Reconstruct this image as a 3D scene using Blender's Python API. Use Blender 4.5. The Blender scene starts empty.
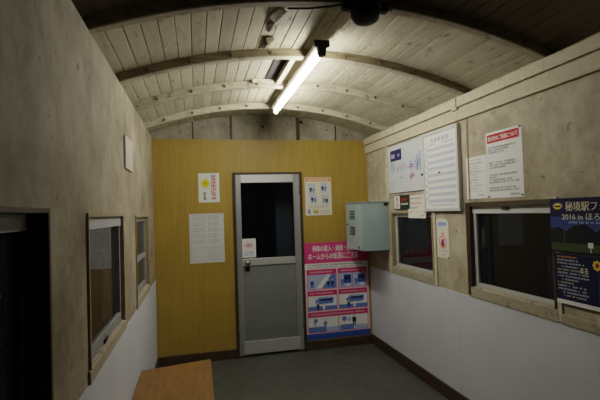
import bpy, bmesh, math, random
from mathutils import Vector, Matrix
random.seed(7)
S = bpy.context.scene
COL = S.collection
W = 2.40            # room width (x), back wall at y = 0, floor at z = 0
YF = -6.4           # wall behind the camera
WT = 2.385          # top of the side wall linings
def zc(x): return 2.655 - 0.148 * (x - 1.2) ** 2      # underside of the ceiling planks

# ------------------------------------------------------------------ materials
def lin(h):
    h = h.lstrip('#')
    c = [int(h[i:i + 2], 16) / 255 for i in (0, 2, 4)]
    return tuple(v / 12.92 if v <= .04045 else ((v + .055) / 1.055) ** 2.4 for v in c) + (1,)

class NT:
    def __init__(s, name):
        s.m = bpy.data.materials.new(name); s.m.use_nodes = True
        s.t = s.m.node_tree; s.n = s.t.nodes; s.b = s.n['Principled BSDF']
    def node(s, k, **kw):
        n = s.n.new(k)
        for a, v in kw.items(): setattr(n, a, v)
        return n
    def link(s, a, b): s.t.links.new(a, b)
    def coord(s, scale=(1, 1, 1), rot=(0, 0, 0)):
        tc = s.node('ShaderNodeTexCoord'); mp = s.node('ShaderNodeMapping')
        mp.inputs['Scale'].default_value = scale; mp.inputs['Rotation'].default_value = rot
        s.link(tc.outputs['Object'], mp.inputs[0]); return mp.outputs[0]
    def noise(s, vec, scale, detail=4, rough=.55, dist=0):
        n = s.node('ShaderNodeTexNoise'); s.link(vec, n.inputs['Vector'])
        n.inputs['Scale'].default_value = scale; n.inputs['Detail'].default_value = detail
        n.inputs['Roughness'].default_value = rough; n.inputs['Distortion'].default_value = dist
        return n.outputs[0]
    def ramp(s, fac, stops):
        r = s.node('ShaderNodeValToRGB'); e = r.color_ramp.elements
        while len(e) < len(stops): e.new(.5)
        for q, (p, c) in zip(e, stops):
            q.position = p; q.color = lin(c) if isinstance(c, str) else (c, c, c, 1)
        s.link(fac, r.inputs[0]); return r.outputs[0]
    def mix(s, a, b, fac, mode='MIX'):
        n = s.node('ShaderNodeMix', data_type='RGBA', blend_type=mode)
        for sock, v in ((n.inputs[0], fac), (n.inputs[6], a), (n.inputs[7], b)):
            if hasattr(v, 'is_linked') or hasattr(v, 'links'): s.link(v, sock)
            elif isinstance(v, str): sock.default_value = lin(v)
            else: sock.default_value = v
        return n.outputs[2]
    def bump(s, h, strength=.2, dist=.01):
        n = s.node('ShaderNodeBump'); n.inputs['Strength'].default_value = strength
        n.inputs['Distance'].default_value = dist
        s.link(h, n.inputs['Height']); s.link(n.outputs[0], s.b.inputs['Normal'])
    def done(s, col=None, rough=.6, metal=0, spec=.4):
        if col is not None:
            if isinstance(col, str): s.b.inputs['Base Color'].default_value = lin(col)
            else: s.link(col, s.b.inputs['Base Color'])
        if isinstance(rough, (int, float)): s.b.inputs['Roughness'].default_value = rough
        else: s.link(rough, s.b.inputs['Roughness'])
        s.b.inputs['Metallic'].default_value = metal
        s.b.inputs['Specular IOR Level'].default_value = spec
        return s.m

def plain(name, col, rough=.6, metal=0, var=.12, scale=18, spec=.4):
    t = NT(name); v = t.coord()
    f = t.ramp(t.noise(v, scale), [(.3, 1 - var), (.7, 1.0)])
    return t.done(t.mix(lin(col), f, 1.0, 'MULTIPLY'), rough, metal, spec)

def ink(name, col, rough=.75): 
    return plain(name, col, rough, var=.06, scale=60, spec=.2)

def mat_plaster(name, base, mid, dark, spots=True):
    t = NT(name); v = t.coord(); vs = t.coord((3.0, 3.0, .9))
    c = t.ramp(t.noise(v, 2.2, 6, .62), [(.32, mid), (.58, base)])
    st = t.ramp(t.noise(vs, 3.0, 7, .7), [(.40, 1), (.60, 0)])          # vertical runs of grime
    c = t.mix(c, dark, t.mix((0, 0, 0, 1), st, .22), 'MIX')
    sm = t.ramp(t.noise(v, 11, 5, .6), [(.30, .72), (.52, 1)])
    c = t.mix(c, sm, .55, 'MULTIPLY')
    if spots:
        sp = t.ramp(t.noise(v, 15, 2, .5), [(.68, 0), (.71, 1)])
        c = t.mix(c, '#2a2318', t.mix((0, 0, 0, 1), sp, .55), 'MIX')
    cl = t.ramp(t.noise(v, 4.5, 8, .72, .8), [(.38, .60), (.56, 1)]); c = t.mix(c, cl, .7, 'MULTIPLY')
    t.bump(t.noise(v, 40, 5), .12, .004)
    return t.done(c, .75, 0, .25)

def mat_planks(name):
    t = NT(name); v = t.coord((1, .12, 1))
    at = t.node('ShaderNodeAttribute', attribute_name='tone')
    c = t.mix('#b9b29a', '#a59d86', at.outputs['Fac'])
    g = t.ramp(t.noise(v, 45, 6, .65), [(.30, .70), (.58, 1)])
    c = t.mix(c, g, .6, 'MULTIPLY')
    sp = t.ramp(t.noise(t.coord((1, .45, 1)), 22, 4, .6), [(.60, 0), (.70, 1)])
    c = t.mix(c, '#4a3f2b', t.mix((0, 0, 0, 1), sp, .55), 'MIX')
    # the front end of the roof turns darker brown beyond the near rib
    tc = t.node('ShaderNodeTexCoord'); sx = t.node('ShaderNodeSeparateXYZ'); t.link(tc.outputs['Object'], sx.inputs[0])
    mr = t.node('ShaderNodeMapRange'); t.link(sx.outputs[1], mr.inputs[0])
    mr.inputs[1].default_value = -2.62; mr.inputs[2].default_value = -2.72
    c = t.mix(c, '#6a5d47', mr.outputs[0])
    t.bump(t.noise(v, 60, 4), .25, .003)
    return t.done(c, .7, 0, .25)

def mat_wood(name, light, dark, axis=(1, 14, 14), rough=.5, amt=1.0, spec=.4):
    t = NT(name); v = t.coord(axis)
    c = t.ramp(t.noise(v, 3.2, 8, .62, .6), [(.30, dark), (.66, light)])
    sm = t.ramp(t.noise(t.coord(), 6, 5), [(.3, .8), (.6, 1)])
    c = t.mix(c, sm, .5, 'MULTIPLY')
    t.bump(t.noise(v, 9, 5), .12, .002)
    return t.done(c, rough, 0, spec)

def mat_rib(name, light, dark, spot=.6):
    t = NT(name); v = t.coord((.6, 3, 6))
    c = t.ramp(t.noise(v, 9, 7, .65), [(.30, dark), (.58, light)])
    sp = t.ramp(t.noise(t.coord(), 17, 5, .65), [(.56, 0), (.68, 1)])
    c = t.mix(c, '#3d3322', t.mix((0, 0, 0, 1), sp, spot))
    return t.done(c, .7, 0, .25)

def mat_floor():
    t = NT('vinyl floor'); v = t.coord()
    c = t.ramp(t.noise(v, 2.4, 7, .65), [(.32, '#40423d'), (.66, '#51524c')])
    sp = t.ramp(t.noise(v, 120, 2, .5), [(.35, .82), (.6, 1)])
    c = t.mix(c, sp, .7, 'MULTIPLY')
    d = t.ramp(t.noise(v, 5, 5, .6), [(.60, 0), (.74, 1)])
    c = t.mix(c, '#33332f', t.mix((0, 0, 0, 1), d, .5))
    return t.done(c, t.ramp(t.noise(v, 8, 4), [(.3, .42), (.7, .62)]), 0, .35)

def mat_glass(name, tint='#e8f0f0', haze=1.0):
    t = NT(name); t.n.remove(t.b)
    tr = t.node('ShaderNodeBsdfTransparent'); tr.inputs[0].default_value = lin(tint)
    gl = t.node('ShaderNodeBsdfGlossy'); gl.inputs['Roughness'].default_value = .015
    fr = t.node('ShaderNodeFresnel'); fr.inputs[0].default_value = 1.52
    mx = t.node('ShaderNodeMixShader'); t.link(fr.outputs[0], mx.inputs[0])
    t.link(tr.outputs[0], mx.inputs[1]); t.link(gl.outputs[0], mx.inputs[2])
    df = t.node('ShaderNodeBsdfDiffuse'); df.inputs[0].default_value = lin('#7d8288')
    dn = t.ramp(t.noise(t.coord((3, 3, .5)), 3, 4), [(.3, .05 * haze), (.7, .13 * haze)])
    m2 = t.node('ShaderNodeMixShader'); t.link(dn, m2.inputs[0]); t.link(mx.outputs[0], m2.inputs[1]); t.link(df.outputs[0], m2.inputs[2])
    t.link(m2.outputs[0], t.n['Material Output'].inputs[0]); return t.m

def mat_brushed(name, col, rough=.38, metal=.85):
    t = NT(name); v = t.coord((1, 1, 1))
    s = t.ramp(t.noise(t.coord((2, 2, 60)), 12, 3), [(.3, .86), (.7, 1)])
    c = t.mix(lin(col), s, 1, 'MULTIPLY')
    return t.done(c, rough, metal, .5)

def mat_emit(name, col, strength):
    t = NT(name)
    t.b.inputs['Base Color'].default_value = lin('#f4f4ee')
    t.b.inputs['Emission Color'].default_value = col
    t.b.inputs['Emission Strength'].default_value = strength
    return t.m

M = {}
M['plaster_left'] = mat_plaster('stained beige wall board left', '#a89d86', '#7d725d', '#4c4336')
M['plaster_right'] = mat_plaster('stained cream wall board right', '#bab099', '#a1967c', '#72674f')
M['plaster_dark'] = mat_plaster('dim wall board', '#5c5548', '#4a4439', '#2e2a22')
M['cream'] = mat_rib('cream painted timber', '#c8bfa6', '#b0a68c')
M['cream_rail'] = mat_rib('cream painted cornice', '#bcb298', '#aca287', .25)
M['sill'] = mat_rib('worn cream sill', '#a39a86', '#91876f')
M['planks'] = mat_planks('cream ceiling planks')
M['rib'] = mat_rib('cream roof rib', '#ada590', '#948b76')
M['rib_dark'] = mat_rib('shaded rib and dark joint', '#85795f', '#5d523b')  # darker rib colour carrying the shade of near rib faces; also dark joints
M['gap'] = plain('dark gap', '#15110b', .9)
M['endwall'] = mat_plaster('grey end wall board', '#9c9684', '#837c69', '#4b4536')
M['yellow'] = None
t = NT('yellow plywood'); v = t.coord((9, 9, .6))
c = t.ramp(t.noise(v, 4.5, 7, .6, .4), [(.30, '#947930'), (.68, '#a2873a')])
c = t.mix(c, t.ramp(t.noise(t.coord(), 1.6, 4), [(.3, .86), (.65, 1)]), .7, 'MULTIPLY')
M['yellow'] = t.done(c, .48, 0, .35)
M['wains'] = plain('white blue wainscot board', '#c8cdd5', .55, var=.08, scale=3, spec=.35)
M['floor'] = mat_floor()
M['base'] = mat_wood('dark brown baseboard', '#4a3826', '#30241a', (2, 2, 12), .55)
M['brown'] = mat_wood('dark brown frame wood', '#45331f', '#2a1f14', (12, 12, 2), .6)
M['tan'] = mat_wood('tan window jamb wood', '#a39070', '#7d6b4a', (12, 12, 2), .6)
M['alu'] = mat_brushed('aluminium', '#a3a5a5', .42, .55)
M['alu_bright'] = mat_brushed('bright aluminium', '#cfd0cf', .40, .55)
M['sash'] = plain('pale grey window sash', '#b4b4b1', .45, .0, .12)
M['sash_dim'] = plain('darker grey sash', '#8a8b8c', .5)  # left windows take a darker grey than the right ones
M['sash_dim2'] = plain('darker pale rail', '#a5a6a6', .5)
M['sash_white'] = plain('white window rail', '#c6c6c2', .45, .0, .1)
M['door_panel'] = plain('grey door panel', '#7c8080', .45, .25, .06, 6)
M['glass'] = mat_glass('window glass')
M['glass_clear'] = mat_glass('door glass', haze=.12); M['glass_right'] = mat_glass('right window glass', haze=.3)
M['chrome'] = mat_brushed('dull chrome', '#a6a6a2', .25, .9)
M['black'] = plain('black plastic and backlit black', '#121110', .5)
M['black_metal'] = plain('blackened metal', '#14120f', .6, .3)
M['white_metal'] = plain('white enamelled steel', '#cbc8bb', .45)
M['tube'] = mat_emit('fluorescent tube', (1.0, .965, .86, 1), 88)
M['bench'] = mat_wood('orange brown plywood', '#85602f', '#694a24', (14, 1.2, 14), .5)
M['bench_leg'] = mat_wood('brown bench timber', '#7a5430', '#573a20', (12, 12, 2), .6)
M['box'] = plain('blue grey enamelled steel', '#9cb0b2', .45, .1, .08, 9)
M['bolt'] = plain('rusty bolt', '#5d4d38', .6, .3)
M['vest'] = plain('blue grey vestibule board', '#4a5060', .6)
M['wire'] = plain('grey conduit', '#8f8a7c', .5)
M['plate'] = plain('white plastic plate', '#bdb5aa', .5)
M['peel'] = mat_rib('sooty peeled paint', '#7a6850', '#463828')
M['paper'] = ink('white paper', '#e6e6e2'); M['paper_warm'] = ink('cream paper', '#ddd8c8')
M['paper_grey'] = ink('thin grey paper', '#cfd0d1')
M['map_white'] = plain('glossy white board', '#c9cfd2', .35, var=.05)
M['k'] = ink('black ink', '#23232a'); M['g1'] = ink('grey ink', '#8e9096'); M['g2'] = ink('pale grey ink', '#bcc2d0')
M['red'] = ink('red ink', '#b3262b'); M['navy'] = ink('navy ink', '#23244f'); M['blue'] = ink('blue ink', '#2e4f9c')
M['lblue'] = ink('light blue ink', '#a6b6da'); M['mblue'] = ink('mid blue ink', '#5a76bb')
M['pink'] = ink('magenta ink', '#c63c78'); M['pink2'] = ink('deep pink ink', '#c12f68'); M['pinkpale'] = ink('pale pink paper', '#e3c3cf')
M['yel'] = ink('yellow ink', '#e2d21c'); M['orange'] = ink('orange ink', '#d98a54'); M['green'] = ink('green ink', '#7f9a4a')
M['teal'] = ink('teal ink', '#4f9aa8'); M['purple'] = ink('purple ink', '#6d4a9a'); M['dgreen'] = ink('dark green ink', '#22301f')
M['ltext'] = ink('pale yellow ink', '#c2bca0'); M['deep'] = ink('deep blue ink', '#14163a'); M['sky'] = ink('dusk blue ink', '#2f4078')
M['sky2'] = ink('pale dusk blue ink', '#56688f'); M['mount'] = ink('dark mountain ink', '#10151c'); M['grass'] = ink('dull grass ink', '#3d4a2a')
M['skin'] = ink('pale figure ink', '#d9c7b4'); M['maroon'] = ink('maroon ink', '#6d2036')

# ------------------------------------------------------------------ mesh helpers
def tag(o, label=None, cat=None, group=None, kind=None):
    if label: o['label'] = label
    if cat: o['category'] = cat
    if group: o['group'] = group
    if kind: o['kind'] = kind
    return o
def empty(name, loc=(0, 0, 0)):
    o = bpy.data.objects.new(name, None); o.location = loc; o.empty_display_size = .05; COL.objects.link(o); return o
class MB:
    """collects geometry in world coordinates; build() links it as one object"""
    def __init__(s): s.v = []; s.f = []; s.mi = []; s.mats = []; s.tone = []
    def m(s, mat):
        if isinstance(mat, str): mat = M[mat]
        if mat not in s.mats: s.mats.append(mat)
        return s.mats.index(mat)
    def add(s, vs, fs, mat):
        b = len(s.v); s.v += [tuple(q) for q in vs]; k = s.m(mat)
        for f in fs: s.f.append([b + i for i in f]); s.mi.append(k)
    def box(s, a, b, mat):
        x0, x1 = sorted((a[0], b[0])); y0, y1 = sorted((a[1], b[1])); z0, z1 = sorted((a[2], b[2]))
        s.add([(x0, y0, z0), (x1, y0, z0), (x1, y1, z0), (x0, y1, z0), (x0, y0, z1), (x1, y0, z1), (x1, y1, z1), (x0, y1, z1)],
              [(3, 2, 1, 0), (4, 5, 6, 7), (0, 1, 5, 4), (1, 2, 6, 5), (2, 3, 7, 6), (3, 0, 4, 7)], mat)
    def tube(s, pts, r, mat, n=10, caps=True):
        pts = [Vector(p) for p in pts]; rs = r if isinstance(r, (list, tuple)) else [r] * len(pts)
        rings = []; ref = None
        for i, p in enumerate(pts):
            d = (pts[min(i + 1, len(pts) - 1)] - pts[max(i - 1, 0)]).normalized()
            if ref is None: ref = Vector((0, 0, 1)) if abs(d.z) < .9 else Vector((1, 0, 0))
            a = d.cross(ref).normalized(); b = d.cross(a); ref = a.cross(d)
            rings.append([p + rs[i] * (math.cos(2 * math.pi * k / n) * a + math.sin(2 * math.pi * k / n) * b) for k in range(n)])
        vs = [q for R in rings for q in R]; fs = []
        for i in range(len(pts) - 1):
            for k in range(n): fs.append((i * n + k, i * n + (k + 1) % n, (i + 1) * n + (k + 1) % n, (i + 1) * n + k))
        if caps: fs += [tuple(range(n))[::-1], tuple((len(pts) - 1) * n + k for k in range(n))]
        s.add(vs, fs, mat)
    def prism(s, poly, axis, a, b, mat):
        """poly: 2-D points; extruded along axis (0,1,2) from a to b"""
        def P(q, t):
            return {0: (t, q[0], q[1]), 1: (q[0], t, q[1]), 2: (q[0], q[1], t)}[axis]
        n = len(poly); vs = [P(q, a) for q in poly] + [P(q, b) for q in poly]
        fs = [tuple(range(n))[::-1], tuple(range(n, 2 * n))] + [(i, (i + 1) % n, n + (i + 1) % n, n + i) for i in range(n)]
        s.add(vs, fs, mat)
    def build(s, name, parent=None, bevel=0, smooth=False, origin=None, keep=False):
        me = bpy.data.meshes.new(name)
        o3 = Vector(origin) if origin is not None else Vector((0, 0, 0))
        if parent is not None and origin is None:
            o3 = Vector(parent.get('_o', (0, 0, 0)))
        me.from_pydata([tuple(Vector(q) - o3) for q in s.v], [], s.f)
        for q in s.mats: me.materials.append(q)
        me.polygons.foreach_set('material_index', s.mi)
        if not keep:
            bm = bmesh.new(); bm.from_mesh(me); bmesh.ops.recalc_face_normals(bm, faces=bm.faces); bm.to_mesh(me); bm.free()
        if s.tone:
            at = me.attributes.new('tone', 'FLOAT', 'POINT'); at.data.foreach_set('value', s.tone)
        if smooth:
            for p in me.polygons: p.use_smooth = True
        o = bpy.data.objects.new(name, me); COL.objects.link(o)
        if parent is not None: o.parent = parent
        o['_o'] = tuple(o3)
        if origin is not None and parent is None: o.location = origin
        if bevel:
            md = o.modifiers.new('bevel', 'BEVEL'); md.width = bevel; md.segments = 2; md.limit_method = 'ANGLE'; md.angle_limit = .6
        me.update(); return o
def thing(name, loc, label, cat, group=None, kind=None):
    o = empty(name, loc); o['_o'] = loc
    return tag(o, label, cat, group, kind)
def boxobj(name, a, b, mat, parent=None, bevel=.002):
    m = MB(); m.box(a, b, mat); return m.build(name, parent, bevel)

# ------------------------------------------------------------------ text as mesh
_tc = {}
def text_mesh(s):
    """flat text outline, height of one em = 1, left aligned at 0; returns verts, tris, width"""
    if s in _tc: return _tc[s]
    cu = bpy.data.curves.new('lettering', 'FONT'); cu.body = s; cu.resolution_u = 2; cu.fill_mode = 'FRONT'
    o = bpy.data.objects.new('lettering', cu); COL.objects.link(o)
    dg = bpy.context.evaluated_depsgraph_get(); dg.update()
    me = bpy.data.meshes.new_from_object(o.evaluated_get(dg))
    vs = [(q.co.x, q.co.y) for q in me.vertices]; fs = [tuple(p.vertices) for p in me.polygons]
    bpy.data.objects.remove(o); bpy.data.curves.remove(cu); bpy.data.meshes.remove(me)
    if vs:
        x0 = min(v[0] for v in vs); y0 = min(v[1] for v in vs); x1 = max(v[0] for v in vs); y1 = max(v[1] for v in vs)
        vs = [((x - x0), (y - y0)) for x, y in vs]; r = (vs, fs, x1 - x0, y1 - y0)
    else: r = ([], [], 1, 1)
    _tc[s] = r; return r

class Sheet(MB):
    """a printed sheet on a plane: u to the right, v up, layered a fraction of a millimetre apart"""
    def __init__(s, o, u, v, w, h, mat, thick=.0022, bulge=0):
        super().__init__(); s.o = Vector(o); s.u = Vector(u); s.vv = Vector(v); s.nn = s.u.cross(s.vv); s.w = w; s.h = h
        s.top = thick; P = s.P; t = thick
        vs = [P(0, 0, 0), P(w, 0, 0), P(w, h, 0), P(0, h, 0), P(0, 0, t), P(w, 0, t), P(w, h, t), P(0, h, t)]
        s.add(vs, [(3, 2, 1, 0), (4, 5, 6, 7), (0, 1, 5, 4), (1, 2, 6, 5), (2, 3, 7, 6), (3, 0, 4, 7)], mat)
        s.L = 0
    def P(s, a, b, n): return s.o + s.u * a + s.vv * b + s.nn * n
    def z(s, l): s.L = (s.L + 1) % 40; return s.top + .0003 * l + s.L * .000003
    def rect(s, a, b, c, d, mat, l=1): s.poly([(a, b), (c, b), (c, d), (a, d)], mat, l)
    def poly(s, pts, mat, l=1):
        z = s.z(l); s.add([s.P(a, b, z) for a, b in pts], [tuple(range(len(pts)))], mat)
    def disc(s, a, b, r, mat, l=1, ry=None, n=20):
        ry = ry or r; s.poly([(a + r * math.cos(2 * math.pi * k / n), b + ry * math.sin(2 * math.pi * k / n)) for k in range(n)], mat, l)
    def ring(s, a, b, r, w, mat, l=1, n=20):
        for k in range(n):
            q = [2 * math.pi * k / n, 2 * math.pi * (k + 1) / n]
            s.poly([(a + R * math.cos(t), b + R * math.sin(t)) for R, t in ((r, q[0]), (r, q[1]), (r - w, q[1]), (r - w, q[0]))], mat, l)
    def frame(s, a, b, c, d, w, mat, l=1):
        s.rect(a, b, c, b + w, mat, l); s.rect(a, d - w, c, d, mat, l); s.rect(a, b + w, a + w, d - w, mat, l); s.rect(c - w, b + w, c, d - w, mat, l)
    def text(s, txt, a, b, c, d, mat, l=2, bold=0):
        """fit text into the box a,b - c,d"""
        vs, fs, w, h = text_mesh(txt)
        if not vs: return
        for dx in ((0,) if not bold else (-bold, 0, bold)):
            zz = s.z(l + (.25 if dx > 0 else (.5 if dx < 0 else 0)))
            s.add([s.P(a + x / w * (c - a) + dx, b + y / h * (d - b), zz) for x, y in vs], fs, mat)
    def marks(s, a, b, c, h, mat, l=2, dens=1.0, gap=.12):
        """a row of character-like strokes from a to c, base b, height h"""
        x = a; cw = h * .95
        while x + cw <= c + 1e-6:
            if random.random() < gap * .5: x += cw; continue
            t = h * .17
            for k in range(3 if dens >= 1 else 2):
                yy = b + h * (k + random.random() * .4) / 3
                s.rect(x + cw * .08, yy, x + cw * random.uniform(.7, .92), yy + t, mat, l)
            xx = x + cw * random.uniform(.2, .6); s.rect(xx, b, xx + t, b + h, mat, l + .3)
            x += cw
    def vmarks(s, a, top, bot, h, mat, l=2):
        y = top
        while y - h >= bot:
            s.marks(a, y - h, a + h, h * .88, mat, l, gap=0); y -= h
    def figure(s, a, b, h, mat, head='skin', l=3):
        s.disc(a, b + h * .86, h * .13, head, l); s.poly([(a - h * .17, b + h * .30), (a + h * .17, b + h * .30), (a + h * .20, b + h * .66), (a, b + h * .74), (a - h * .20, b + h * .66)], mat, l)
        s.rect(a - h * .13, b, a - h * .02, b + h * .32, mat, l); s.rect(a + h * .02, b, a + h * .13, b + h * .32, mat, l)
    def done(s, name, label=None, cat=None, parent=None, group=None):
        o = s.build(name, parent, keep=True)
        if label: tag(o, label, cat, group)
        return o
BACK = dict(u=(1, 0, 0), v=(0, 0, 1))
RIGHT = dict(u=(0, -1, 0), v=(0, 0, 1))
LEFT = dict(u=(0, 1, 0), v=(0, 0, 1))
def sheet_back(x0, x1, z0, z1, mat, y=-.0145, **k): return Sheet((x0, y, z0), BACK['u'], BACK['v'], x1 - x0, z1 - z0, mat, **k)
def sheet_right(y0, y1, z0, z1, mat, x=W + .0006, **k): return Sheet((x, y0, z0), RIGHT['u'], RIGHT['v'], y0 - y1, z1 - z0, mat, **k)

# ================================================================== SETTING
def struct(m, name, bevel=0, parent=None):
    o = m.build(name, parent, bevel); o['kind'] = 'structure'; return o

m = MB(); m.box((-.12, YF - .1, -.06), (W + .12, .14, 0), 'floor'); struct(m, 'floor')

def side_wall(name, xi, xo, openings, mat):
    """xi inner face, xo outer face; openings [(y0,y1,z0,z1)] sorted by y"""
    m = MB(); ys = YF - .1
    for (y0, y1, z0, z1) in openings:
        m.box((xi, ys, 0), (xo, y0, WT), mat)
        m.box((xi, y0, 0), (xo, y1, z0), mat); m.box((xi, y0, z1), (xo, y1, WT), mat); ys = y1
    m.box((xi, ys, 0), (xo, .1, WT), mat)
    xm = xi + (xo - xi) * .42
    m.box((xm, YF - .1, WT), (xo, .1, 2.56), mat)
    return struct(m, name)
LW = [(-4.35, -3.28, .93, 1.597), (-2.815, -1.95, .93, 1.583), (-1.41, -.60, .93, 1.572)]
RW = [(-2.70, -1.925, .95, 1.572), (-1.42, -.625, .95, 1.525)]
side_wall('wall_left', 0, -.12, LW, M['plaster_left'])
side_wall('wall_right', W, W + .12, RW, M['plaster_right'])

# back wall: grey boarded end wall with the door opening
m = MB(); DX0, DX1, DZ = .823, 1.602, 2.008
m.box((-.12, 0, 0), (DX0, .1, 2.70), 'endwall'); m.box((DX1, 0, 0), (W + .12, .1, 2.70), 'endwall'); m.box((DX0, 0, DZ), (DX1, .1, 2.70), 'endwall')
wb = struct(m, 'wall_back')
for x0, x1, dk in ((.812, .836, 1), (1.125, 1.222, 0), (1.556, 1.60, 1), (.41, .424, 1), (2.02, 2.034, 1)):
    m = MB(); m.box((x0, -.012 if not dk else -.006, 2.372), (x1, .0, zc((x0 + x1) / 2) - .004), 'brown' if dk else 'endwall')
    o = m.build('post' if not dk else 'cover_strip', wb, .001)
for k in range(9):
    x = .28 + k * .235; z = zc(x) - .085
    m = MB(); m.tube([(x, 0, z), (x, -.008, z)], .009, 'bolt', 8); m.build('bolt', wb)
for x, z in ((1.173, 2.52), (1.62, 2.58)):
    m = MB(); m.tube([(x, 0, z), (x, -.02, z)], [.02, .012], 'black_metal', 8); m.build('bolt', wb)
m = MB(); m.box((-.12, YF - .1, 0), (W + .12, YF, 2.72), 'plaster_dark'); struct(m, 'wall_front')

# yellow plywood lining of the back wall
m = MB(); ZY = 2.371
m.box((.001, -.013, .085), (DX0, -.0005, ZY), 'yellow'); m.box((DX1, -.013, .085), (W - .001, -.0005, ZY), 'yellow'); m.box((DX0, -.013, DZ), (DX1, -.0005, ZY), 'yellow')
o = struct(m, 'trim_1')

# wainscot sheets below the windows
m = MB(); m.box((0, YF, .0), (.006, -.014, .893), 'wains'); struct(m, 'trim_2')
m = MB(); m.box((W - .006, YF, .0), (W, -.014, .893), 'wains')
m.box((W - .0065, -1.752, .10), (W - .006, -1.749, .89), 'plate'); struct(m, 'trim_3')
# baseboards
m = MB(); m.box((.006, -.028, 0), (DX0 - .002, -.0005, .098), 'base'); m.box((DX1 + .002, -.028, 0), (W - .02, -.0005, .098), 'base'); struct(m, 'baseboard_back', .003)
m = MB(); m.box((W - .022, YF, 0), (W - .006, -.002, .112), 'base'); struct(m, 'baseboard_right', .003)
m = MB(); m.box((.006, YF, 0), (.02, -.03, .098), 'base'); struct(m, 'baseboard_left', .003)

# cornice on the right wall (two boards with a groove between)
m = MB()
for y0, y1 in ((YF, -1.868), (-1.860, -.001)):
    m.box((W - .032, y0, 2.312), (W, y1, WT), 'cream_rail')
m.box((W - .016, YF, 2.290), (W, -.001, 2.314), 'rib_dark')
m.box((W - .022, YF, 2.212), (W, -.001, 2.304), 'cream_rail')
struct(m, 'trim_4', .004)
m = MB(); m.box((W - .036, -1.867, 2.300), (W - .020, -1.861, 2.383), 'rib_dark'); m.box((W - .040, -1.880, 2.290), (W - .020, -1.810, 2.312), 'cream_rail'); struct(m, 'trim_5', .002)
# upright boards on the right wall beside the windows
m = MB(); m.box((W - .014, -.600, .895), (W, -.555, 2.212), 'cream'); struct(m, 'trim_6', .003)
m = MB(); m.box((W - .012, -1.470, .895), (W, -1.432, 1.60), 'cream'); struct(m, 'trim_7', .003)
m = MB(); m.box((W - .010, -2.735, .90), (W, -2.705, 1.60), 'cream'); struct(m, 'trim_8', .003)
m = MB(); m.box((W - .004, -1.952, 1.60), (W, -1.936, 2.212), 'rib_dark'); struct(m, 'trim_9', .001)
m = MB(); m.box((W - .013, YF, .893), (W, -2.725, .948), 'sill'); struct(m, 'trim_10', .004)

# ------------------------------------------------------------------ ceiling
m = MB(); NP = 31; xa, xb = -.05, W + .05; pw = (xb - xa) / NP
for k in range(NP):
    x0 = xa + k * pw + .0014; x1 = xa + (k + 1) * pw - .0014
    ends = [YF - .05, .09]
    tones = [random.random()]
    tn = random.random() ** 1.3
    P = []
    for (x, dz) in ((x0, .0035), (x0 + .003, 0), (x1 - .003, 0), (x1, .0035), (x1, .022), (x0, .022)):
        P.append((x, zc(x) + dz))
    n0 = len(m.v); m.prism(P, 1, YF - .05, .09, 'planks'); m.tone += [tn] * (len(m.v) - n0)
n0 = len(m.v); N = 24
for k in range(N):
    x0 = xa + (xb - xa) * k / N; x1 = xa + (xb - xa) * (k + 1) / N
    m.add([(x0, YF - .05, zc(x0) + .02), (x1, YF - .05, zc(x1) + .02), (x1, .09, zc(x1) + .02), (x0, .09, zc(x0) + .02)], [(0, 1, 2, 3)], 'gap')
for k in range(N):
    x0 = xa + (xb - xa) * k / N; x1 = xa + (xb - xa) * (k + 1) / N
    m.add([(x0, YF - .05, zc(x0) + .06), (x1, YF - .05, zc(x1) + .06), (x1, .09, zc(x1) + .06), (x0, .09, zc(x0) + .06)], [(0, 1, 2, 3)], 'gap')
m.tone += [0.0] * (len(m.v) - n0)
ceil = m.build('ceiling'); ceil['kind'] = 'structure'

def rib(yc, wid=.058, dep=.056, mat='rib', x0=-.045, x1=W + .045, name='rib', bolts=True, face=None):
    m = MB(); N = 40; vs = []; fs = []
    prof = [(-wid / 2, .002), (-wid / 2, -dep + .006), (-wid / 2 + .005, -dep), (wid / 2 - .005, -dep), (wid / 2, -dep + .006), (wid / 2, .002)]
    n = len(prof)
    for i in range(N + 1):
        x = x0 + (x1 - x0) * i / N; s = -.296 * (x - 1.2); L = math.hypot(1, s); nx, nz = -s / L, 1 / L
        vs += [(x + nx * b, yc + a, zc(x) + nz * b) for a, b in prof]
    for i in range(N):
        for k in range(n): fs.append((i * n + k, i * n + (k + 1) % n, (i + 1) * n + (k + 1) % n, (i + 1) * n + k))
    fs += [tuple(range(n))[::-1], tuple(N * n + k for k in range(n))]
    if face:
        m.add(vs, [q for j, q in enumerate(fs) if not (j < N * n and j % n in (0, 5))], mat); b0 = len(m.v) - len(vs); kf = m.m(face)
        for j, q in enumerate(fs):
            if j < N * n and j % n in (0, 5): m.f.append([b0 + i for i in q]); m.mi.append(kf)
    else: m.add(vs, fs, mat)
    r = m.build(name, ceil)
    if bolts:
        for k in range(9):
            x = .16 + k * .26
            z = zc(x) - dep * .5
            b = MB(); b.tube([(x, yc - wid / 2 + .001, z), (x, yc - wid / 2 - .012, z)], [.014, .009], 'bolt', 8); b.build('bolt', r)
    return r
for y, mt, d in ((-2.690, 'rib', .058), (-1.925, 'rib', .056), (-1.235, 'rib', .056), (-.50, 'rib', .056)): rib(y, mat=mt, dep=d, face='rib_dark' if y < -1.9 else None)  # shade on the near faces of the two closest ribs is coloured in
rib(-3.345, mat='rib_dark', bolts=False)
rib(-1.235, wid=.070, dep=.061, mat='rib', x0=-.04, x1=.33, name='splice_block', bolts=False)
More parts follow.
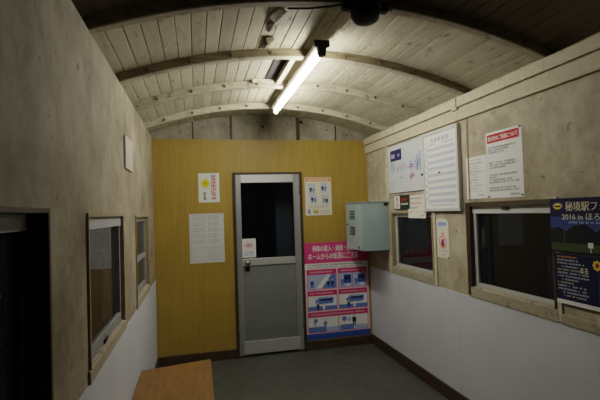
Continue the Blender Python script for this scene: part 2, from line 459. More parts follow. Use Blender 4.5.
# vent slot with a raised frame left of the lamp
m = MB()
def arcbox(m, x0, x1, y0, y1, d0, d1, mat):
    P = [(x0, zc(x0) - d0), (x1, zc(x1) - d0), (x1, zc(x1) - d1), (x0, zc(x0) - d1)]; m.prism(P, 1, y0, y1, mat)
arcbox(m, 1.095, 1.135, -1.887, -1.273, -.001, .040, 'cream'); arcbox(m, .90, 1.095, -1.305, -1.266, -.001, .026, 'cream')
arcbox(m, .90, 1.095, -1.887, -1.862, -.001, .024, 'cream')
m.build('vent_frame', ceil, .002)
m = MB(); arcbox(m, 1.005, 1.094, -1.80, -1.306, -.001, .006, 'gap'); m.build('vent_slot', ceil)
# narrow cover batten running towards the front from the near rib
m = MB(); arcbox(m, .975, 1.035, -6.3, -2.730, -.001, .014, 'cream'); m.build('cover_batten', ceil, .002)

# ------------------------------------------------------------------ windows
def window_side(n, side, op, jamb, rails, recess=.05, sillw=.011, sash='sash', topmat=None, stile=.03, toprail=.035, botrail=.045, mid=None, casing=True, sill_mat='sill', sillz=.893):
    y0, y1, z0, z1 = op; sg = 1 if side == 'R' else -1; xw = W if side == 'R' else 0
    X = lambda d: xw + sg * d
    r = empty('window_%d' % n, (xw, (y0 + y1) / 2, z0)); r['_o'] = (xw, (y0 + y1) / 2, z0); r['kind'] = 'structure'
    t = .016
    m = MB(); a = -.010 if casing else 0
    m.box((X(a), y0, z0), (X(.11), y0 + t, z1), jamb); m.box((X(a), y1 - t, z0), (X(.11), y1, z1), jamb)
    m.box((X(a), y0 + t, z1 - t), (X(.11), y1 - t, z1), jamb); m.build('frame', r, .001)
    m = MB(); zt = z0 + .022
    m.prism([(xw - sg * sillw, sillz), (X(.11), sillz), (X(.11), zt + .006), (xw - sg * sillw, zt)], 1, y0 - .02, y1 + .02, sill_mat) if False else None
    P = [(xw - sg * sillw, sillz), (X(0), sillz), (X(0), zt - .004), (xw - sg * sillw, zt - .006)]
    m.prism(P, 1, y0 - .015, y1 + .015, sill_mat); m.box((X(0), y0 + t, z0), (X(.11), y1 - t, zt), sill_mat); m.build('sill', r, .003)
    ya, yb, za, zb = y0 + t, y1 - t, zt, z1 - t
    xs0, xs1 = X(recess), X(recess + .025)
    m = MB(); m.box((xs0, ya, za + botrail), (xs1, ya + stile, zb - toprail), sash); m.box((xs0, yb - stile, za + botrail), (xs1, yb, zb - toprail), sash); m.build('stile', r, .002)
    m = MB(); m.box((xs0, ya, za), (xs1, yb, za + botrail), sash); m.build('bottom_rail', r, .002)
    m = MB(); m.box((X(recess - .006), ya, zb - toprail), (xs1, yb, zb), topmat or sash); m.build('top_rail', r, .002)
    if mid: 
        m = MB(); m.box((X(recess - .004), ya + stile, mid - .018), (xs1, yb - stile, mid + .018), sash); m.build('middle_rail', r, .002)
    gx = X(recess + .014)
    m = MB(); m.add([(gx, ya + stile - .004, za + botrail - .004), (gx, yb - stile + .004, za + botrail - .004), (gx, yb - stile + .004, zb - toprail + .004), (gx, ya + stile - .004, zb - toprail + .004)], [(0, 1, 2, 3) if side == 'L' else (3, 2, 1, 0)], 'glass' if side == 'L' else 'glass_right'); m.build('pane', r, keep=True)
    return r
w1 = window_side(1, 'L', LW[0], 'brown', 0, recess=.055, sash='brown', topmat='sash_white', toprail=.05, casing=True)  # dark brown stiles and bottom rail carry the backlit shade of the sash
w2 = window_side(2, 'L', LW[1], 'tan', 0, recess=.012, sash='sash_dim', topmat='sash_dim2', toprail=.055, botrail=.05)
w3 = window_side(3, 'L', LW[2], 'tan', 0, recess=.020, sash='sash_dim', mid=1.225)
w4 = window_side(4, 'R', RW[0], 'brown', 0, recess=.022, sash='sash', topmat='sash_white', toprail=.05, botrail=.028, stile=.032)
w5 = window_side(5, 'R', RW[1], 'tan', 0, recess=.03, sash='sash', botrail=.028)
o = boxobj('latch', (-.013, -2.47, .955), (-.003, -2.40, .975), 'black', w2, .002)
# dark casing strip on the near side of the right window
m = MB(); m.box((W - .013, -1.925, .905), (W, -1.895, 1.585), 'brown'); struct(m, 'trim_11', .002)
m = MB(); m.box((W - .004, -2.70, 1.572), (W, -1.925, 1.588), 'brown'); struct(m, 'trim_12', .002)
boxobj('latch', (W + .004, -2.325, 1.530), (W + .018, -2.265, 1.548), 'black', w4, .002)

# ------------------------------------------------------------------ door
m = MB(); m.box((1.405, .60, 0), (2.2, .66, 2.3), 'vest'); struct(m, 'wall_vestibule')
d = empty('door_1', (1.21, 0, 0)); d['_o'] = (1.21, 0, 0); d['kind'] = 'structure'
m = MB(); fy0, fy1 = -.030, .09
m.box((DX0, fy0, 0), (DX0 + .028, fy1, DZ), 'brown'); m.box((DX1 - .028, fy0, 0), (DX1, fy1, DZ), 'brown'); m.box((DX0 + .028, fy0, DZ - .022), (DX1 - .028, fy1, DZ), 'brown'); m.build('door_frame', d, .002)
lx0, lx1, lz0, lz1 = DX0 + .030, DX1 - .030, .016, DZ - .024
ly0, ly1 = -.022, .018
gx0, gx1 = .910, 1.500
for a, b in ((lx0, gx0), (gx1, lx1)): boxobj('stile', (a, ly0, lz0), (b, ly1, lz1), 'alu', d, .003)
boxobj('top_rail', (gx0, ly0, 1.893), (gx1, ly1, lz1), 'alu_bright', d, .003)
boxobj('middle_rail', (gx0, ly0 - .003, .985), (gx1, ly1, 1.062), 'alu_bright', d, .003)
boxobj('kick_plate', (gx0 - .01, ly0 - .004, .028), (gx1 + .03, ly1, .168), 'alu_bright', d, .003)
boxobj('lower_panel', (gx0, ly0 + .008, .168), (gx1, ly1 - .008, .985), 'door_panel', d, 0)
m = MB(); m.add([(gx0 - .003, -.004, 1.06), (gx1 + .003, -.004, 1.06), (gx1 + .003, -.004, 1.896), (gx0 - .003, -.004, 1.896)], [(0, 1, 2, 3)], 'glass_clear'); m.build('pane', d, keep=True)
m = MB(); kx, kz = .962, 1.020
m.tube([(kx, ly0 - .002, kz), (kx, ly0 - .008, kz)], .028, 'chrome', 18); m.tube([(kx, ly0 - .008, kz), (kx, ly0 - .03, kz)], .012, 'chrome', 12)
m.tube([(kx, ly0 - .028, kz), (kx, ly0 - .034, kz), (kx, ly0 - .048, kz), (kx, ly0 - .060, kz), (kx, ly0 - .064, kz)], [.014, .024, .029, .024, .010], 'chrome', 18)
k_ = m.build('knob', d, smooth=True)
boxobj('lock_plate', (.935, ly0 - .004, .925), (.985, ly0, .978), 'black_metal', d, .004)
for z in (1.80, .30):
    m = MB(); m.tube([(lx1 - .002, ly0 - .008, z - .045), (lx1 - .002, ly0 - .008, z + .045)], .008, 'chrome', 10); m.build('hinge', d, smooth=True)

# ================================================================== THINGS
# fluorescent lamp -------------------------------------------------
LX, LY0, LY1, LZ = 1.213, -2.218, -.600, 2.540
t_ = thing('ceiling_lamp', (LX, (LY0 + LY1) / 2, 2.60), 'lit white fluorescent batten lamp fixed under the arched plank ceiling', 'lamp')
m = MB(); m.prism([(LX - .036, 2.604), (LX + .036, 2.604), (LX + .036, 2.578), (LX + .022, 2.565), (LX - .022, 2.565), (LX - .036, 2.578)], 1, LY0, LY1, 'white_metal'); m.build('housing', t_, .002)
m = MB(); m.tube([(LX, LY0 + .035, LZ), (LX, LY1 - .035, LZ)], .0165, 'tube', 16); m.build('tube', t_, smooth=True)
for ye, s in ((LY0, 1), (LY1, -1)):
    mt = 'black' if s == 1 else 'white_metal'  # near holder coloured black for its backlit shade; far one stays white
    m = MB(); m.prism([(LX - .022, 2.568), (LX + .022, 2.568), (LX + .022, LZ), (LX + .012, LZ - .024), (LX - .012, LZ - .024), (LX - .022, LZ)], 1, ye + s * .008, ye + s * .040, mt); m.build('tube_holder', t_, .002)
m = MB(); m.prism([(LX - .050, 2.610), (LX + .050, 2.610), (LX + .050, 2.572), (LX + .026, 2.560), (LX + .022, 2.512), (LX - .022, 2.512), (LX - .026, 2.560), (LX - .050, 2.572)], 1, LY0 - .012, LY0 + .004, 'black'); m.build('end_cap', t_, .003)  # end cap is black too: backlit shade put into its colour

# dark round fitting on the ceiling ---------------------------------
fx, fy = 1.222, -2.885
t_ = thing('ceiling_fitting', (fx, fy, zc(fx)), 'black round metal fitting hanging from the dark ceiling above the lamp', 'ceiling fitting')
m = MB(); m.tube([(fx, fy, zc(fx) + .002), (fx, fy, 2.56), (fx, fy, 2.465), (fx, fy, 2.440), (fx, fy, 2.428), (fx, fy, 2.424)], [.068, .068, .068, .062, .042, .004], 'black_metal', 28); m.build('body', t_, smooth=True)
m = MB(); m.tube([(fx, fy, 2.515), (fx, fy, 2.495), (fx, fy, 2.490)], [.068, .080, .070], 'black_metal', 28); m.build('collar', t_, smooth=True)
for s in (-1, 1): boxobj('lug', (fx + s * .062, fy - .02, 2.480), (fx + s * .112, fy + .02, 2.522), 'black_metal', t_, .006)
m = MB(); m.tube([(fx + .10, fy, 2.50), (fx + .135, fy, 2.495)], [.011, .008], 'chrome', 10); m.build('tap', t_, smooth=True)
m = MB(); m.tube([(fx - .09, fy + .0, 2.51), (1.09, -2.80, 2.535), (1.0, -2.72, 2.555), (.90, -2.683, 2.565)], .0055, 'black_metal', 8); c_ = m.build('ceiling_cable', smooth=True)
tag(c_, 'thin black cable running under the ceiling left of the round fitting', 'cable')
m = MB(); m.tube([(fx + .08, fy - .01, 2.53), (fx + .12, fy - .06, 2.60), (fx + .16, fy - .12, zc(fx + .16))], .0055, 'black_metal', 8); c_ = m.build('ceiling_cable', smooth=True)
tag(c_, 'short black cable rising right of the round fitting to the ceiling', 'cable')

# peeling paint -----------------------------------------------------
def flake(pts, name, label):
    me = MB(); n = len(pts); cx = sum(p[0] for p in pts) / n; cy = sum(p[1] for p in pts) / n
    vs = [(x, y, zc(x) - dz) for x, y, dz in pts] + [(cx, cy, zc(cx) - .020)] + [(x, y, zc(x) - dz + .004) for x, y, dz in pts]
    fs = [(i, (i + 1) % n, n) for i in range(n)] + [(n + 1 + i, n + 1 + (i + 1) % n, (i + 1) % n, i) for i in range(n)]
    me.add(vs, fs, 'peel'); o = me.build(name); tag(o, label, 'peeling paint', 'peeling paint on the ceiling'); return o
flake([(0.888, -2.53, 0.007), (0.937, -2.504, 0.012), (0.923, -2.466, 0.009), (0.928, -2.38, 0.012), (0.91, -2.324, 0.013), (0.904, -2.254, 0.005), (0.88, -2.221, 0.004), (0.886, -2.293, 0.016), (0.854, -2.342, 0.008), (0.868, -2.395, 0.007), (0.848, -2.453, 0.018), (0.868, -2.492, 0.011)], 'peeling_paint_flake', 'larger dark torn flake of peeling paint on the ceiling beside the near rib')
flake([(0.877, -2.162, 0.012), (0.919, -2.168, 0.011), (0.939, -2.125, 0.013), (0.917, -2.106, 0.006), (0.925, -2.059, 0.013), (0.905, -2.023, 0.012), (0.899, -1.970, 0.011), (0.886, -1.970, 0.012), (0.882, -2.052, 0.013), (0.864, -2.129, 0.005)], 'peeling_paint_flake', 'smaller pointed dark flake of peeling paint nearer the lamp end of the ceiling')

# bench ---------------------------------------------------------------
t_ = thing('bench', (.27, -2.3, 0), 'low orange brown plywood bench against the white left wall', 'bench')
m = MB(); m.prism([(.014, -1.318), (.014, -3.35), (.517, -3.35), (.517, -1.222)], 2, .392, .42, 'bench'); m.build('seat', t_, .003)
boxobj('apron', (.470, -3.25, .300), (.492, -1.33, .392), 'bench_leg', t_, .002)
boxobj('apron', (.040, -3.25, .300), (.062, -1.42, .392), 'bench_leg', t_, .002)
for x in (.04, .445):
    for y in (-3.25, -1.45): boxobj('leg', (x, y - .0, 0), (x + .048, y + .05, .392), 'bench_leg', t_, .002)

# blue grey wall cabinet ---------------------------------------------
bx0, by0, by1, bz0, bz1 = 2.072, -.600, -.135, 1.132, 1.632
t_ = thing('wall_cabinet', (W, (by0 + by1) / 2, bz0), 'blue grey steel cabinet mounted in the corner of the right wall', 'cabinet')
boxobj('cabinet_body', (bx0 + .014, by0, bz0), (W - .014, by1, bz1), 'box', t_, .004)
dr = boxobj('cabinet_door', (bx0, by0 + .006, bz0 + .006), (bx0 + .013, by1 - .006, bz1 - .008), 'box', t_, .003)
for zc0 in (1.46, 1.29):
    for k in range(4):
        m = MB(); z = zc0 + k * .025; m.box((bx0 - .003, -.415, z), (bx0 + .002, -.265, z + .014), 'black'); m.build('vent_slot', dr)
m = MB(); m.tube([(bx0, -.20, 1.40), (bx0 - .012, -.20, 1.40)], .013, 'chrome', 10); m.build('knob', dr, smooth=True)
m = MB(); m.tube([(bx0, -.52, 1.165), (bx0 - .008, -.52, 1.165)], .012, 'black', 10); m.build('lock', dr, smooth=True)
boxobj('top_lip', (bx0 - .008, by0 - .008, bz1), (W - .014, by1, bz1 + .008), 'box', t_, .002)
boxobj('bracket', (W - .014, by0 + .05, bz0 + .05), (W, by1 - .05, bz1 - .05), 'black_metal', t_, .002)
boxobj('hasp', (W - .075, by0 - .014, 1.598), (W - .030, by0, 1.622), 'black_metal', t_, .003)

# blank plate on the left wall
t_ = thing('wall_plate', (0, -1.70, 1.98), 'small blank white plate high on the beige left wall', 'wall plate')
boxobj('plate', (.003, -1.845, 1.872), (.014, -1.545, 2.082), 'plate', t_, .002)
boxobj('backing', (0, -1.838, 1.879), (.003, -1.552, 2.075), 'black', t_, 0)

# ---- back wall papers -----------------------------------------------
s = sheet_back(.461, .682, 1.690, 2.004, 'paper')
s.disc(.073, .205, .040, 'yel', 1); 
for k in range(12):
    a = k * math.pi / 6; s.poly([(.073 + .058 * math.cos(a), .205 + .058 * math.sin(a)), (.073 + .038 * math.cos(a + .2), .205 + .038 * math.sin(a + .2)), (.073 + .038 * math.cos(a - .2), .205 + .038 * math.sin(a - .2))], 'yel', 1)
s.disc(.073, .207, .011, 'green', 2)
for k in range(8):
    z = .268 - k * .034
    for (a, b, c, e) in ((.128, .002, .188, .0075), (.134, .012, .180, .0165), (.130, .022, .186, .0265), (.155, .0, .161, .028), (random.choice((.135, .170)), .002, 0, .024)):
        if random.random() < .85: s.rect(a, z + b, c or a + .007, z + e, 'red' if k % 3 else 'maroon', 2)
s.vmarks(.048, .115, .015, .045, 'k')
s.done('paper_sign', 'white paper sign with a yellow sun and red vertical lettering on yellow wall', 'sign')

s = sheet_back(.357, .719, 1.045, 1.570, 'paper_grey')
s.frame(.015, .015, .347, .510, .003, 'g1')
for k in range(5):
    for (a, b) in ((.03, .19), (.205, .335)):
        for j in range(3): s.marks(a, .490 - k * .062 - j * .014, b - random.uniform(0, .03), .008, 'g1', 1)
    s.rect(.03, .455 - k * .062, .335, .457 - k * .062, 'g1', 1)
s.frame(.03, .03, .19, .165, .003, 'g1'); s.frame(.205, .03, .335, .175, .003, 'g1')
for j in range(8): s.rect(.03, .04 + j * .016, .19, .0415 + j * .016, 'g1', 1); s.marks(.21, .04 + j * .016, .33, .008, 'g1', 1)
for x in (.20, .27): s.rect(x, .19, x + .002, .5, 'g1', 1)
s.done('paper_notice', 'large grey printed notice sheet taped to yellow wall left of door', 'notice')

s = sheet_back(1.636, 1.948, 1.510, 1.944, 'paper_warm')
s.rect(.006, .388, .306, .428, 'orange'); s.marks(.03, .397, .285, .022, 'paper_warm', 2)
for (a, b, c1, c2) in ((.045, .255, 'navy', 'green'), (.185, .270, 'navy', 'mblue'), (.060, .145, 'navy', 'mblue'), (.200, .135, 'green', 'k')):
    s.rect(a, b, a + .075, b + .085, 'lblue', 1); s.figure(a + .022, b + .01, .070, c1); s.figure(a + .054, b + .004, .066, c2)
    s.marks(a - .02, b + .092, a + .08, .011, 'g1'); s.marks(a - .02, b - .018, a + .09, .009, 'g1')
s.marks(.03, .098, .285, .009, 'red'); s.marks(.03, .085, .23, .008, 'g1')
s.disc(.122, .045, .032, 'green', 1, .026); s.disc(.122, .055, .014, 'yel', 2); s.rect(.03, .02, .055, .07, 'mblue')
for k in range(3): s.marks(.165, .05 - k * .015, .295, .008, 'g1')
s.done('guidance_poster', 'cream poster with four small pictures and orange heading right of door', 'poster')

# pink platform safety poster
s = sheet_back(1.603, 2.366, .110, 1.200, 'pinkpale')
w, h = s.w, s.h
s.rect(0, h - .235, w, h, 'pink'); s.rect(0, 0, w, .065, 'blue')
s.text('列車の進入・通過・接近時の', .10, h - .105, w - .08, h - .035, 'paper', 2, .0012)
s.text('ホームからの転落にご注意', .045, h - .195, w - .12, h - .120, 'paper', 2, .0012)
s.rect(0, h - .300, w, h - .235, 'paper'); s.marks(.04, h - .265, w - .06, .016, 'k'); s.marks(.04, h - .290, w - .16, .014, 'k')
def cell(a, b, c, d, bar=.058):
    s.frame(a, b, c, d, .006, 'pink2', 2); s.rect(a, d - bar, c, d, 'pink2', 2); s.marks(a + .03, d - bar + .02, c - .03, .018, 'pinkpale', 3)
    s.rect(a + .006, b + .006, c - .006, d - bar, 'lblue', 1)
rows = [(.560, .785), (.320, .545), (.075, .305)]
L0, L1, R0, R1 = .022, .372, .390, w - .022
b, d_ = rows[0]; cell(L0, b, L1, d_)
s.poly([(L0 + .10, b + .01), (L0 + .17, b + .01), (L0 + .29, d_ - .062), (L0 + .24, d_ - .062)], 'paper', 3); s.poly([(L0 + .17, b + .01), (L1 - .01, b + .01), (L1 - .01, d_ - .062), (L0 + .29, d_ - .062)], 'mblue', 2)
s.figure(L0 + .06, b + .02, .11, 'blue'); s.figure(L0 + .25, b + .03, .08, 'navy'); s.figure(L0 + .30, b + .03, .08, 'navy')
cell(R0, b, R1, d_)
s.rect((R0 + R1) / 2 - .003, b, (R0 + R1) / 2 + .003, d_ - .058, 'pink2', 3)
for a in (R0 + .02, (R0 + R1) / 2 + .015):
    s.rect(a + .05, b + .05, a + .14, b + .15, 'blue', 2); s.rect(a + .06, b + .09, a + .13, b + .13, 'navy', 3); s.figure(a + .03, b + .02, .11, 'mblue'); s.disc(a + .1, b + .03, .018, 'paper', 3)
b, d_ = rows[1]
for a, c in ((L0, L1), (R0, R1)):
    cell(a, b, c, d_); s.rect(a + .006, b + .05, c - .006, d_ - .058, 'paper', 2); s.rect(a + .006, b + .006, c - .006, b + .05, 'mblue', 2)
    s.poly([(a + .10, b + .07), (c - .05, b + .075), (c - .04, d_ - .08), (a + .14, d_ - .075), (a + .09, b + .11)], 'mblue', 3); s.rect(a + .15, b + .11, c - .06, b + .13, 'navy', 4)
    for k in range(3): s.rect(a + .15 + k * .04, b + .135, a + .18 + k * .04, b + .155, 'lblue', 5)
    s.figure(a + .12, b + .01, .085, 'navy', l=5); s.figure(a + .19, b + .006, .075, 'paper', l=5)
b, d_ = rows[2]; cell(L0, b, R1, d_); s.rect((L0 + R1) / 2 - .004, b, (L0 + R1) / 2 + .004, d_ - .058, 'pink2', 3)
s.rect(L0 + .006, b + .055, R1 - .006, d_ - .058, 'paper', 2); s.rect(L0 + .006, b + .006, L0 + .21, b + .065, 'mblue', 3); s.rect(R0 + .01, b + .006, R0 + .17, b + .065, 'mblue', 3)
s.figure(L0 + .08, b + .06, .11, 'lblue'); s.figure(L0 + .20, b + .05, .10, 'mblue'); s.disc(R0 + .06, b + .13, .028, 'mblue', 3); s.disc(R0 + .12, b + .12, .024, 'lblue', 3); s.figure(R0 + .18, b + .05, .13, 'k'); s.disc(L0 + .09, b + .135, .022, 'mblue', 4)
s.done('safety_poster', 'tall pink and blue platform safety poster on yellow wall beneath cabinet', 'poster')

# sticker on the door glass
s = sheet_back(.912, 1.060, 1.074, 1.280, 'paper', y=-.0055, thick=.0008)
s.disc(.074, .128, .050, 'pinkpale', 1, .030)
s.marks(.035, .118, .115, .024, 'purple', 2); s.marks(.04, .142, .11, .012, 'red', 2)
for k in range(10):
    a = k * .628; s.disc(.074 + .055 * math.cos(a), .128 + .052 * math.sin(a), .006, 'red' if k % 2 else 'orange', 2, n=8)
s.marks(.018, .046, .132, .018, 'mblue'); s.marks(.018, .022, .132, .016, 'mblue')
s.done('door_sticker', 'small white sticker with pink and purple print on door glass', 'sticker')

# ---- right wall: boards and papers ------------------------------------
def pins(o, s, pts):
    for a, b in pts:
        m = MB(); p = s.P(a, b, s.top + .0004); q = s.P(a, b, s.top + .006); m.tube([p, q], .006, 'black_metal', 8); m.build('pin', o)
s = sheet_right(-.603, -1.338, 1.713, 2.192, 'map_white', thick=.008)
w, h = s.w, s.h
s.rect(.055, h - .155, .30, h - .045, 'navy'); s.marks(.075, h - .125, .18, .042, 'paper', 2, gap=0); s.marks(.21, h - .118, .275, .028, 'lblue', 2, gap=0)
s.rect(.03, .275, w - .03, .279, 'g2', 1)
for k in range(30):
    x = .06 + k * .020 + random.uniform(-.006, .006); hh = random.uniform(.04, .11); y0 = .21 + random.uniform(-.02, .03)
    s.rect(x, y0, x + .012, y0 + hh, random.choice(['teal', 'lblue', 'g2', 'lblue', 'g2', 'g1', 'pinkpale']), 2 + k % 3)
for k in range(8): s.rect(.43 + random.uniform(0, .09), .12 + k * .018, .45 + random.uniform(.04, .10), .132 + k * .018, 'purple' if k % 2 else 'pink', 5)
s.rect(.60, .19, .612, .34, 'blue', 5); s.rect(.65, .18, .662, .36, 'blue', 5); s.rect(.27, .14, .31, .155, 'teal', 3); s.rect(.66, .13, .71, .15, 'k', 3)
for k in range(3): s.marks(.05, .10 - k * .03, .12, .015, 'g1')
s.rect(0, 0, w, .005, 'k', 1)
o = s.done('route_map_board', 'glossy white map board with navy heading at upper left of right wall', 'board')
pins(o, s, [(w - .03, .03)])

# timetable board (aluminium frame with printed sheet)
t_ = thing('timetable_board', (W, -1.60, 1.53), 'white framed timetable board with pale blue rows on right wall', 'board')
ya, yb, za, zb = -1.345, -1.862, 1.527, 2.196
boxobj('backing', (W - .026, ya - .01, za + .01), (W, yb + .01, zb - .01), 'white_metal', t_, .001)
m = MB(); fw = .024
m.box((W - .034, ya, za), (W - .004, ya - fw, zb), 'sash_white'); m.box((W - .034, yb + fw, za), (W - .004, yb, zb), 'sash_white')
m.box((W - .034, ya - fw, za), (W - .004, yb + fw, za + fw), 'sash_white'); m.box((W - .036, ya - fw, zb - .030), (W - .004, yb + fw, zb), 'sash_white'); m.build('frame', t_, .003)
s = Sheet((W - .0265, ya - fw, za + fw), RIGHT['u'], RIGHT['v'], ya - yb - 2 * fw, zb - za - fw - .030, M['paper'], thick=.0008)
w, h = s.w, s.h
for k, ch in enumerate('列車時刻表'): s.text(ch, .11 + k * .055, h - .066, .148 + k * .055, h - .030, 'k')
s.marks(.06, h - .088, .18, .013, 'g1'); s.marks(.27, h - .09, w - .03, .013, 'g1')
for k in range(9):
    z = h - .135 - k * .054
    s.rect(.045, z, w - .02, z + .026, 'g2', 1); s.marks(.05, z + .005, w - .04, .008, 'g2', 2, gap=.9); s.rect(.02, z + .03, .035, z + .045, 'g1', 2)
s.rect(.04, .03, .042, h - .10, 'g1', 2); s.rect(.21, h - .33, .24, h - .315, 'k', 3)
s.rect(.03, .04, .06, .07, 'pinkpale', 2); s.marks(.08, .02, w - .04, .012, 'g1')
s.build('timetable_sheet', None, keep=True); o = bpy.data.objects['timetable_sheet']; mw = Vector(t_['_o'])
for v in o.data.vertices: v.co -= mw
o.parent = t_

# no smoking plate (dark green) over the far window
s = sheet_right(-.728, -1.045, 1.552, 1.688, 'dgreen', x=W - .012, thick=.006)
s.rect(.006, .006, .125, .130, 'paper'); 
for b in (.098, .040): s.ring(.066, b, .026, .007, 'red', 2); s.rect(.050, b - .003, .082, b + .003, 'k', 2); s.poly([(.046, b + .016), (.050, b + .020), (.086, b - .016), (.082, b - .020)], 'red', 3)
s.marks(.145, .075, .30, .034, 'red', 2, gap=0); s.marks(.145, .040, .30, .020, 'paper', 2, gap=0)
s.done('no_smoking_sign', 'dark green sign with two red no smoking rings above far right window', 'sign')
# hanging notice
s = Sheet((W - .018, -1.020, 1.466), (0, -1, 0), Vector((.05, 0, 1)).normalized(), .315, .212, M['paper_warm'], thick=.001)
s.marks(.03, .175, .27, .014, 'k'); s.marks(.03, .130, .255, .016, 'red'); s.marks(.03, .088, .18, .014, 'k'); s.marks(.03, .050, .06, .014, 'k'); s.rect(.07, .055, .29, .057, 'k', 1); s.marks(.22, .018, .29, .012, 'k')
o = s.done('hanging_notice', 'small cream paper notice with red line hanging beside timetable over far window', 'notice')
pins(o, s, [(.295, .055)])
# slim round-emblem poster between the windows
s = sheet_right(-1.473, -1.648, 1.143, 1.463, 'paper_warm')
s.poly([(.02, .285), (.06, .300), (.10, .292), (.150, .300), (.150, .268), (.09, .262), (.04, .255), (.02, .262)], 'lblue', 1)
s.marks(.03, .262, .15, .030, 'mblue', 2, gap=0)
s.ring(.088, .130, .056, .012, 'orange', 2); s.disc(.088, .130, .040, 'pinkpale', 1); s.disc(.088, .112, .024, 'maroon', 3); s.disc(.082, .140, .014, 'purple', 3); s.disc(.102, .146, .012, 'pink', 3); s.disc(.066, .122, .010, 'pink', 3); s.rect(.066, .192, .112, .206, 'orange', 1)
s.marks(.03, .050, .15, .014, 'g1'); s.marks(.06, .022, .12, .010, 'g1')
o = s.done('emblem_poster', 'slim pale poster with round dark red emblem between the right windows', 'poster')
pins(o, s, [(.165, .310), (.168, .008)])
# small memo
s = sheet_right(-1.915, -2.145, 1.613, 1.916, 'paper')
s.marks(.05, .275, .18, .009, 'g1')
for k in range(11):
    s.marks(.025, .250 - k * .020, .205 - random.uniform(0, .09), .008, 'k' if k % 3 == 0 else 'g1', gap=.3)
s.marks(.12, .02, .2, .008, 'k')
s.done('paper_memo', 'small cream memo sheet with faint lines beside the red headed notice', 'notice')
# red headed notice
s = sheet_right(-2.148, -2.485, 1.610, 2.056, 'paper')
w, h = s.w, s.h
s.rect(.012, h - .072, w - .022, h - .014, 'red'); s.text('待合室のご利用について', .022, h - .060, w - .034, h - .027, 'paper', 2, .0008)
for z, c in ((.335, .27), (.318, .20), (.302, .16), (.232, .26), (.215, .28), (.199, .17), (.150, .27), (.133, .12), (.116, .22), (.100, .29), (.062, .26), (.045, .28)):
    s.marks(.022, z, .022 + c, .0115, 'k', 2, gap=.2)
s.marks(.22, .014, .31, .013, 'k')
o = s.done('red_headed_notice', 'white notice with red heading bar pinned above near right window', 'notice')
pins(o, s, [(.012, .010), (w - .012, .012), (w - .012, h - .008)])

# blue event posters
s = sheet_right(-2.692, -3.245, 1.292, 1.588, 'deep', x=W - .014, thick=.002)
w, h = s.w, s.h
s.rect(0, .11, w, .195, 'sky', 1); s.rect(0, .085, w, .125, 'sky2', 1.3)
s.poly([(0, .128), (.05, .140), (.10, .118), (.16, .150), (.22, .158), (.28, .120), (.34, .145), (.42, .165), (.50, .13), (w, .14), (w, .05), (0, .05)], 'mount', 2)
s.rect(0, 0, w, .052, 'grass', 2.4); s.rect(0, 0, w, .010, 'mount', 3); s.rect(.085, .05, .092, .12, 'grass', 3); s.rect(.232, .035, .262, .062, 'paper', 3); s.rect(.245, .01, .249, .036, 'paper', 3)
s.disc(.052, .255, .036, 'purple', 1.5, .020); s.disc(.052, .252, .026, 'yel', 2, .017); s.disc(.052, .255, .030, 'ltext', 1.8, .009); s.rect(.030, .247, .074, .256, 'mount', 3)
s.text('秘境駅フォーラム', .104, .226, .104 + .390, .276, 'ltext', 3, .0012)
s.text('2016 in ほろのべ', .078, .178, .40, .212, 'ltext', 3, .0008)
s.marks(.12, .160, .40, .010, 'lblue', 3)
s.done('event_poster', 'dark blue landscape poster headed with pale lettering beside near right window', 'poster')
s = sheet_right(-2.712, -3.245, 1.012, 1.286, 'paper', x=W - .014, thick=.002)
w, h = s.w, s.h
s.rect(0, .022, w, h, 'deep', 1)
z = h - .022
for k in range(13):
    c = random.uniform(.10, .22); a = .012 + (random.choice([0, 0, .03])); s.marks(a, z, a + c, .009, 'orange' if k == 0 else ('ltext' if k % 4 == 0 else 'g2'), 2, gap=.25); z -= .0175
s.marks(.155, h - .095, .235, .030, 'ltext', 3, gap=0); s.disc(.258, h - .045, .020, 'orange', 2); s.disc(.258, h - .045, .010, 'maroon', 3)
for k in range(8): s.disc(.258 + .02 * math.cos(k * .785), h - .045 + .02 * math.sin(k * .785), .007, 'yel', 2.5, n=8)
s.rect(.262, .03, .266, h - .08, 'sky', 2); s.rect(.28, .03, w - .02, h - .10, 'sky', 2)
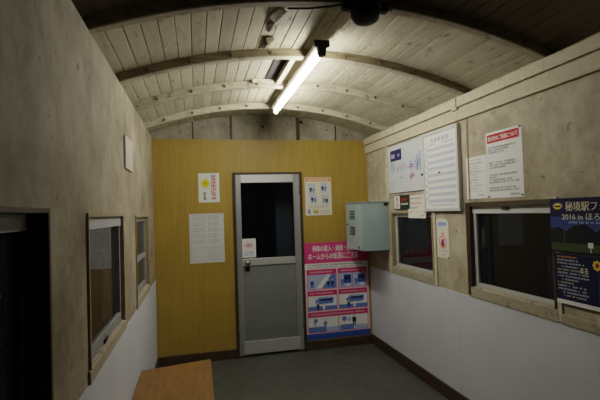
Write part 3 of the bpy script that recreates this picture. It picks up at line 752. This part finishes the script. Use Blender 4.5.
for k in range(9): s.marks(.30, h - .13 - k * .016, w - .05, .008, 'g2', 3)
s.done('event_poster', 'dark blue programme poster of pale text lines below the landscape poster', 'poster')

# scraps on the floor
def scrap(x, y, r, label, hgt):
    m = MB(); n = 9; rs = [r * random.uniform(.6, 1.1) for _ in range(n)]
    vs = [(x + rs[k] * math.cos(k * 6.283 / n), y + .7 * rs[k] * math.sin(k * 6.283 / n), random.uniform(0.001, .003)) for k in range(n)]
    vs += [(x + .55 * rs[k] * math.cos(k * 6.283 / n + .2), y + .4 * rs[k] * math.sin(k * 6.283 / n + .2), hgt * random.uniform(.6, 1)) for k in range(n)] + [(x, y, hgt)]
    fs = [(k, (k + 1) % n, n + (k + 1) % n, n + k) for k in range(n)] + [(n + k, n + (k + 1) % n, 2 * n) for k in range(n)]
    m.add(vs, fs, 'peel'); o = m.build('floor_scrap'); tag(o, label, 'scrap'); return o
scrap(.738, -1.005, .030, 'dark crumpled scrap on floor beside the bench', .022)
scrap(1.636, -.905, .035, 'small flat dark scrap on open floor between door and right wall', .004)

# ================================================================== camera, world
cam = bpy.data.cameras.new('camera'); cam.sensor_width = 36; cam.lens = 427.97 / 600 * 36; cam.clip_start = .01
co = bpy.data.objects.new('camera', cam); COL.objects.link(co); S.camera = co
r = Vector((.97186783, -.23332939, -.03209851)); u = Vector((.02504029, -.03315032, .99913665)); f = Vector((.23419202, .97183252, .02637509))
mt = Matrix((( r.x, u.x, -f.x, .44176), (r.y, u.y, -f.y, -4.71769), (r.z, u.z, -f.z, 1.56260), (0, 0, 0, 1)))
co.matrix_world = mt
wd = bpy.data.worlds.new('night'); S.world = wd; wd.use_nodes = True
bg = wd.node_tree.nodes['Background']; bg.inputs[0].default_value = lin('#0b1020'); bg.inputs[1].default_value = .05
S.view_settings.view_transform = 'Filmic'; S.view_settings.look = 'Medium Contrast'; S.view_settings.exposure = .22
try: S.cycles.use_denoising = True
except Exception: pass
for o in bpy.data.objects:
    if '_o' in o: del o['_o']
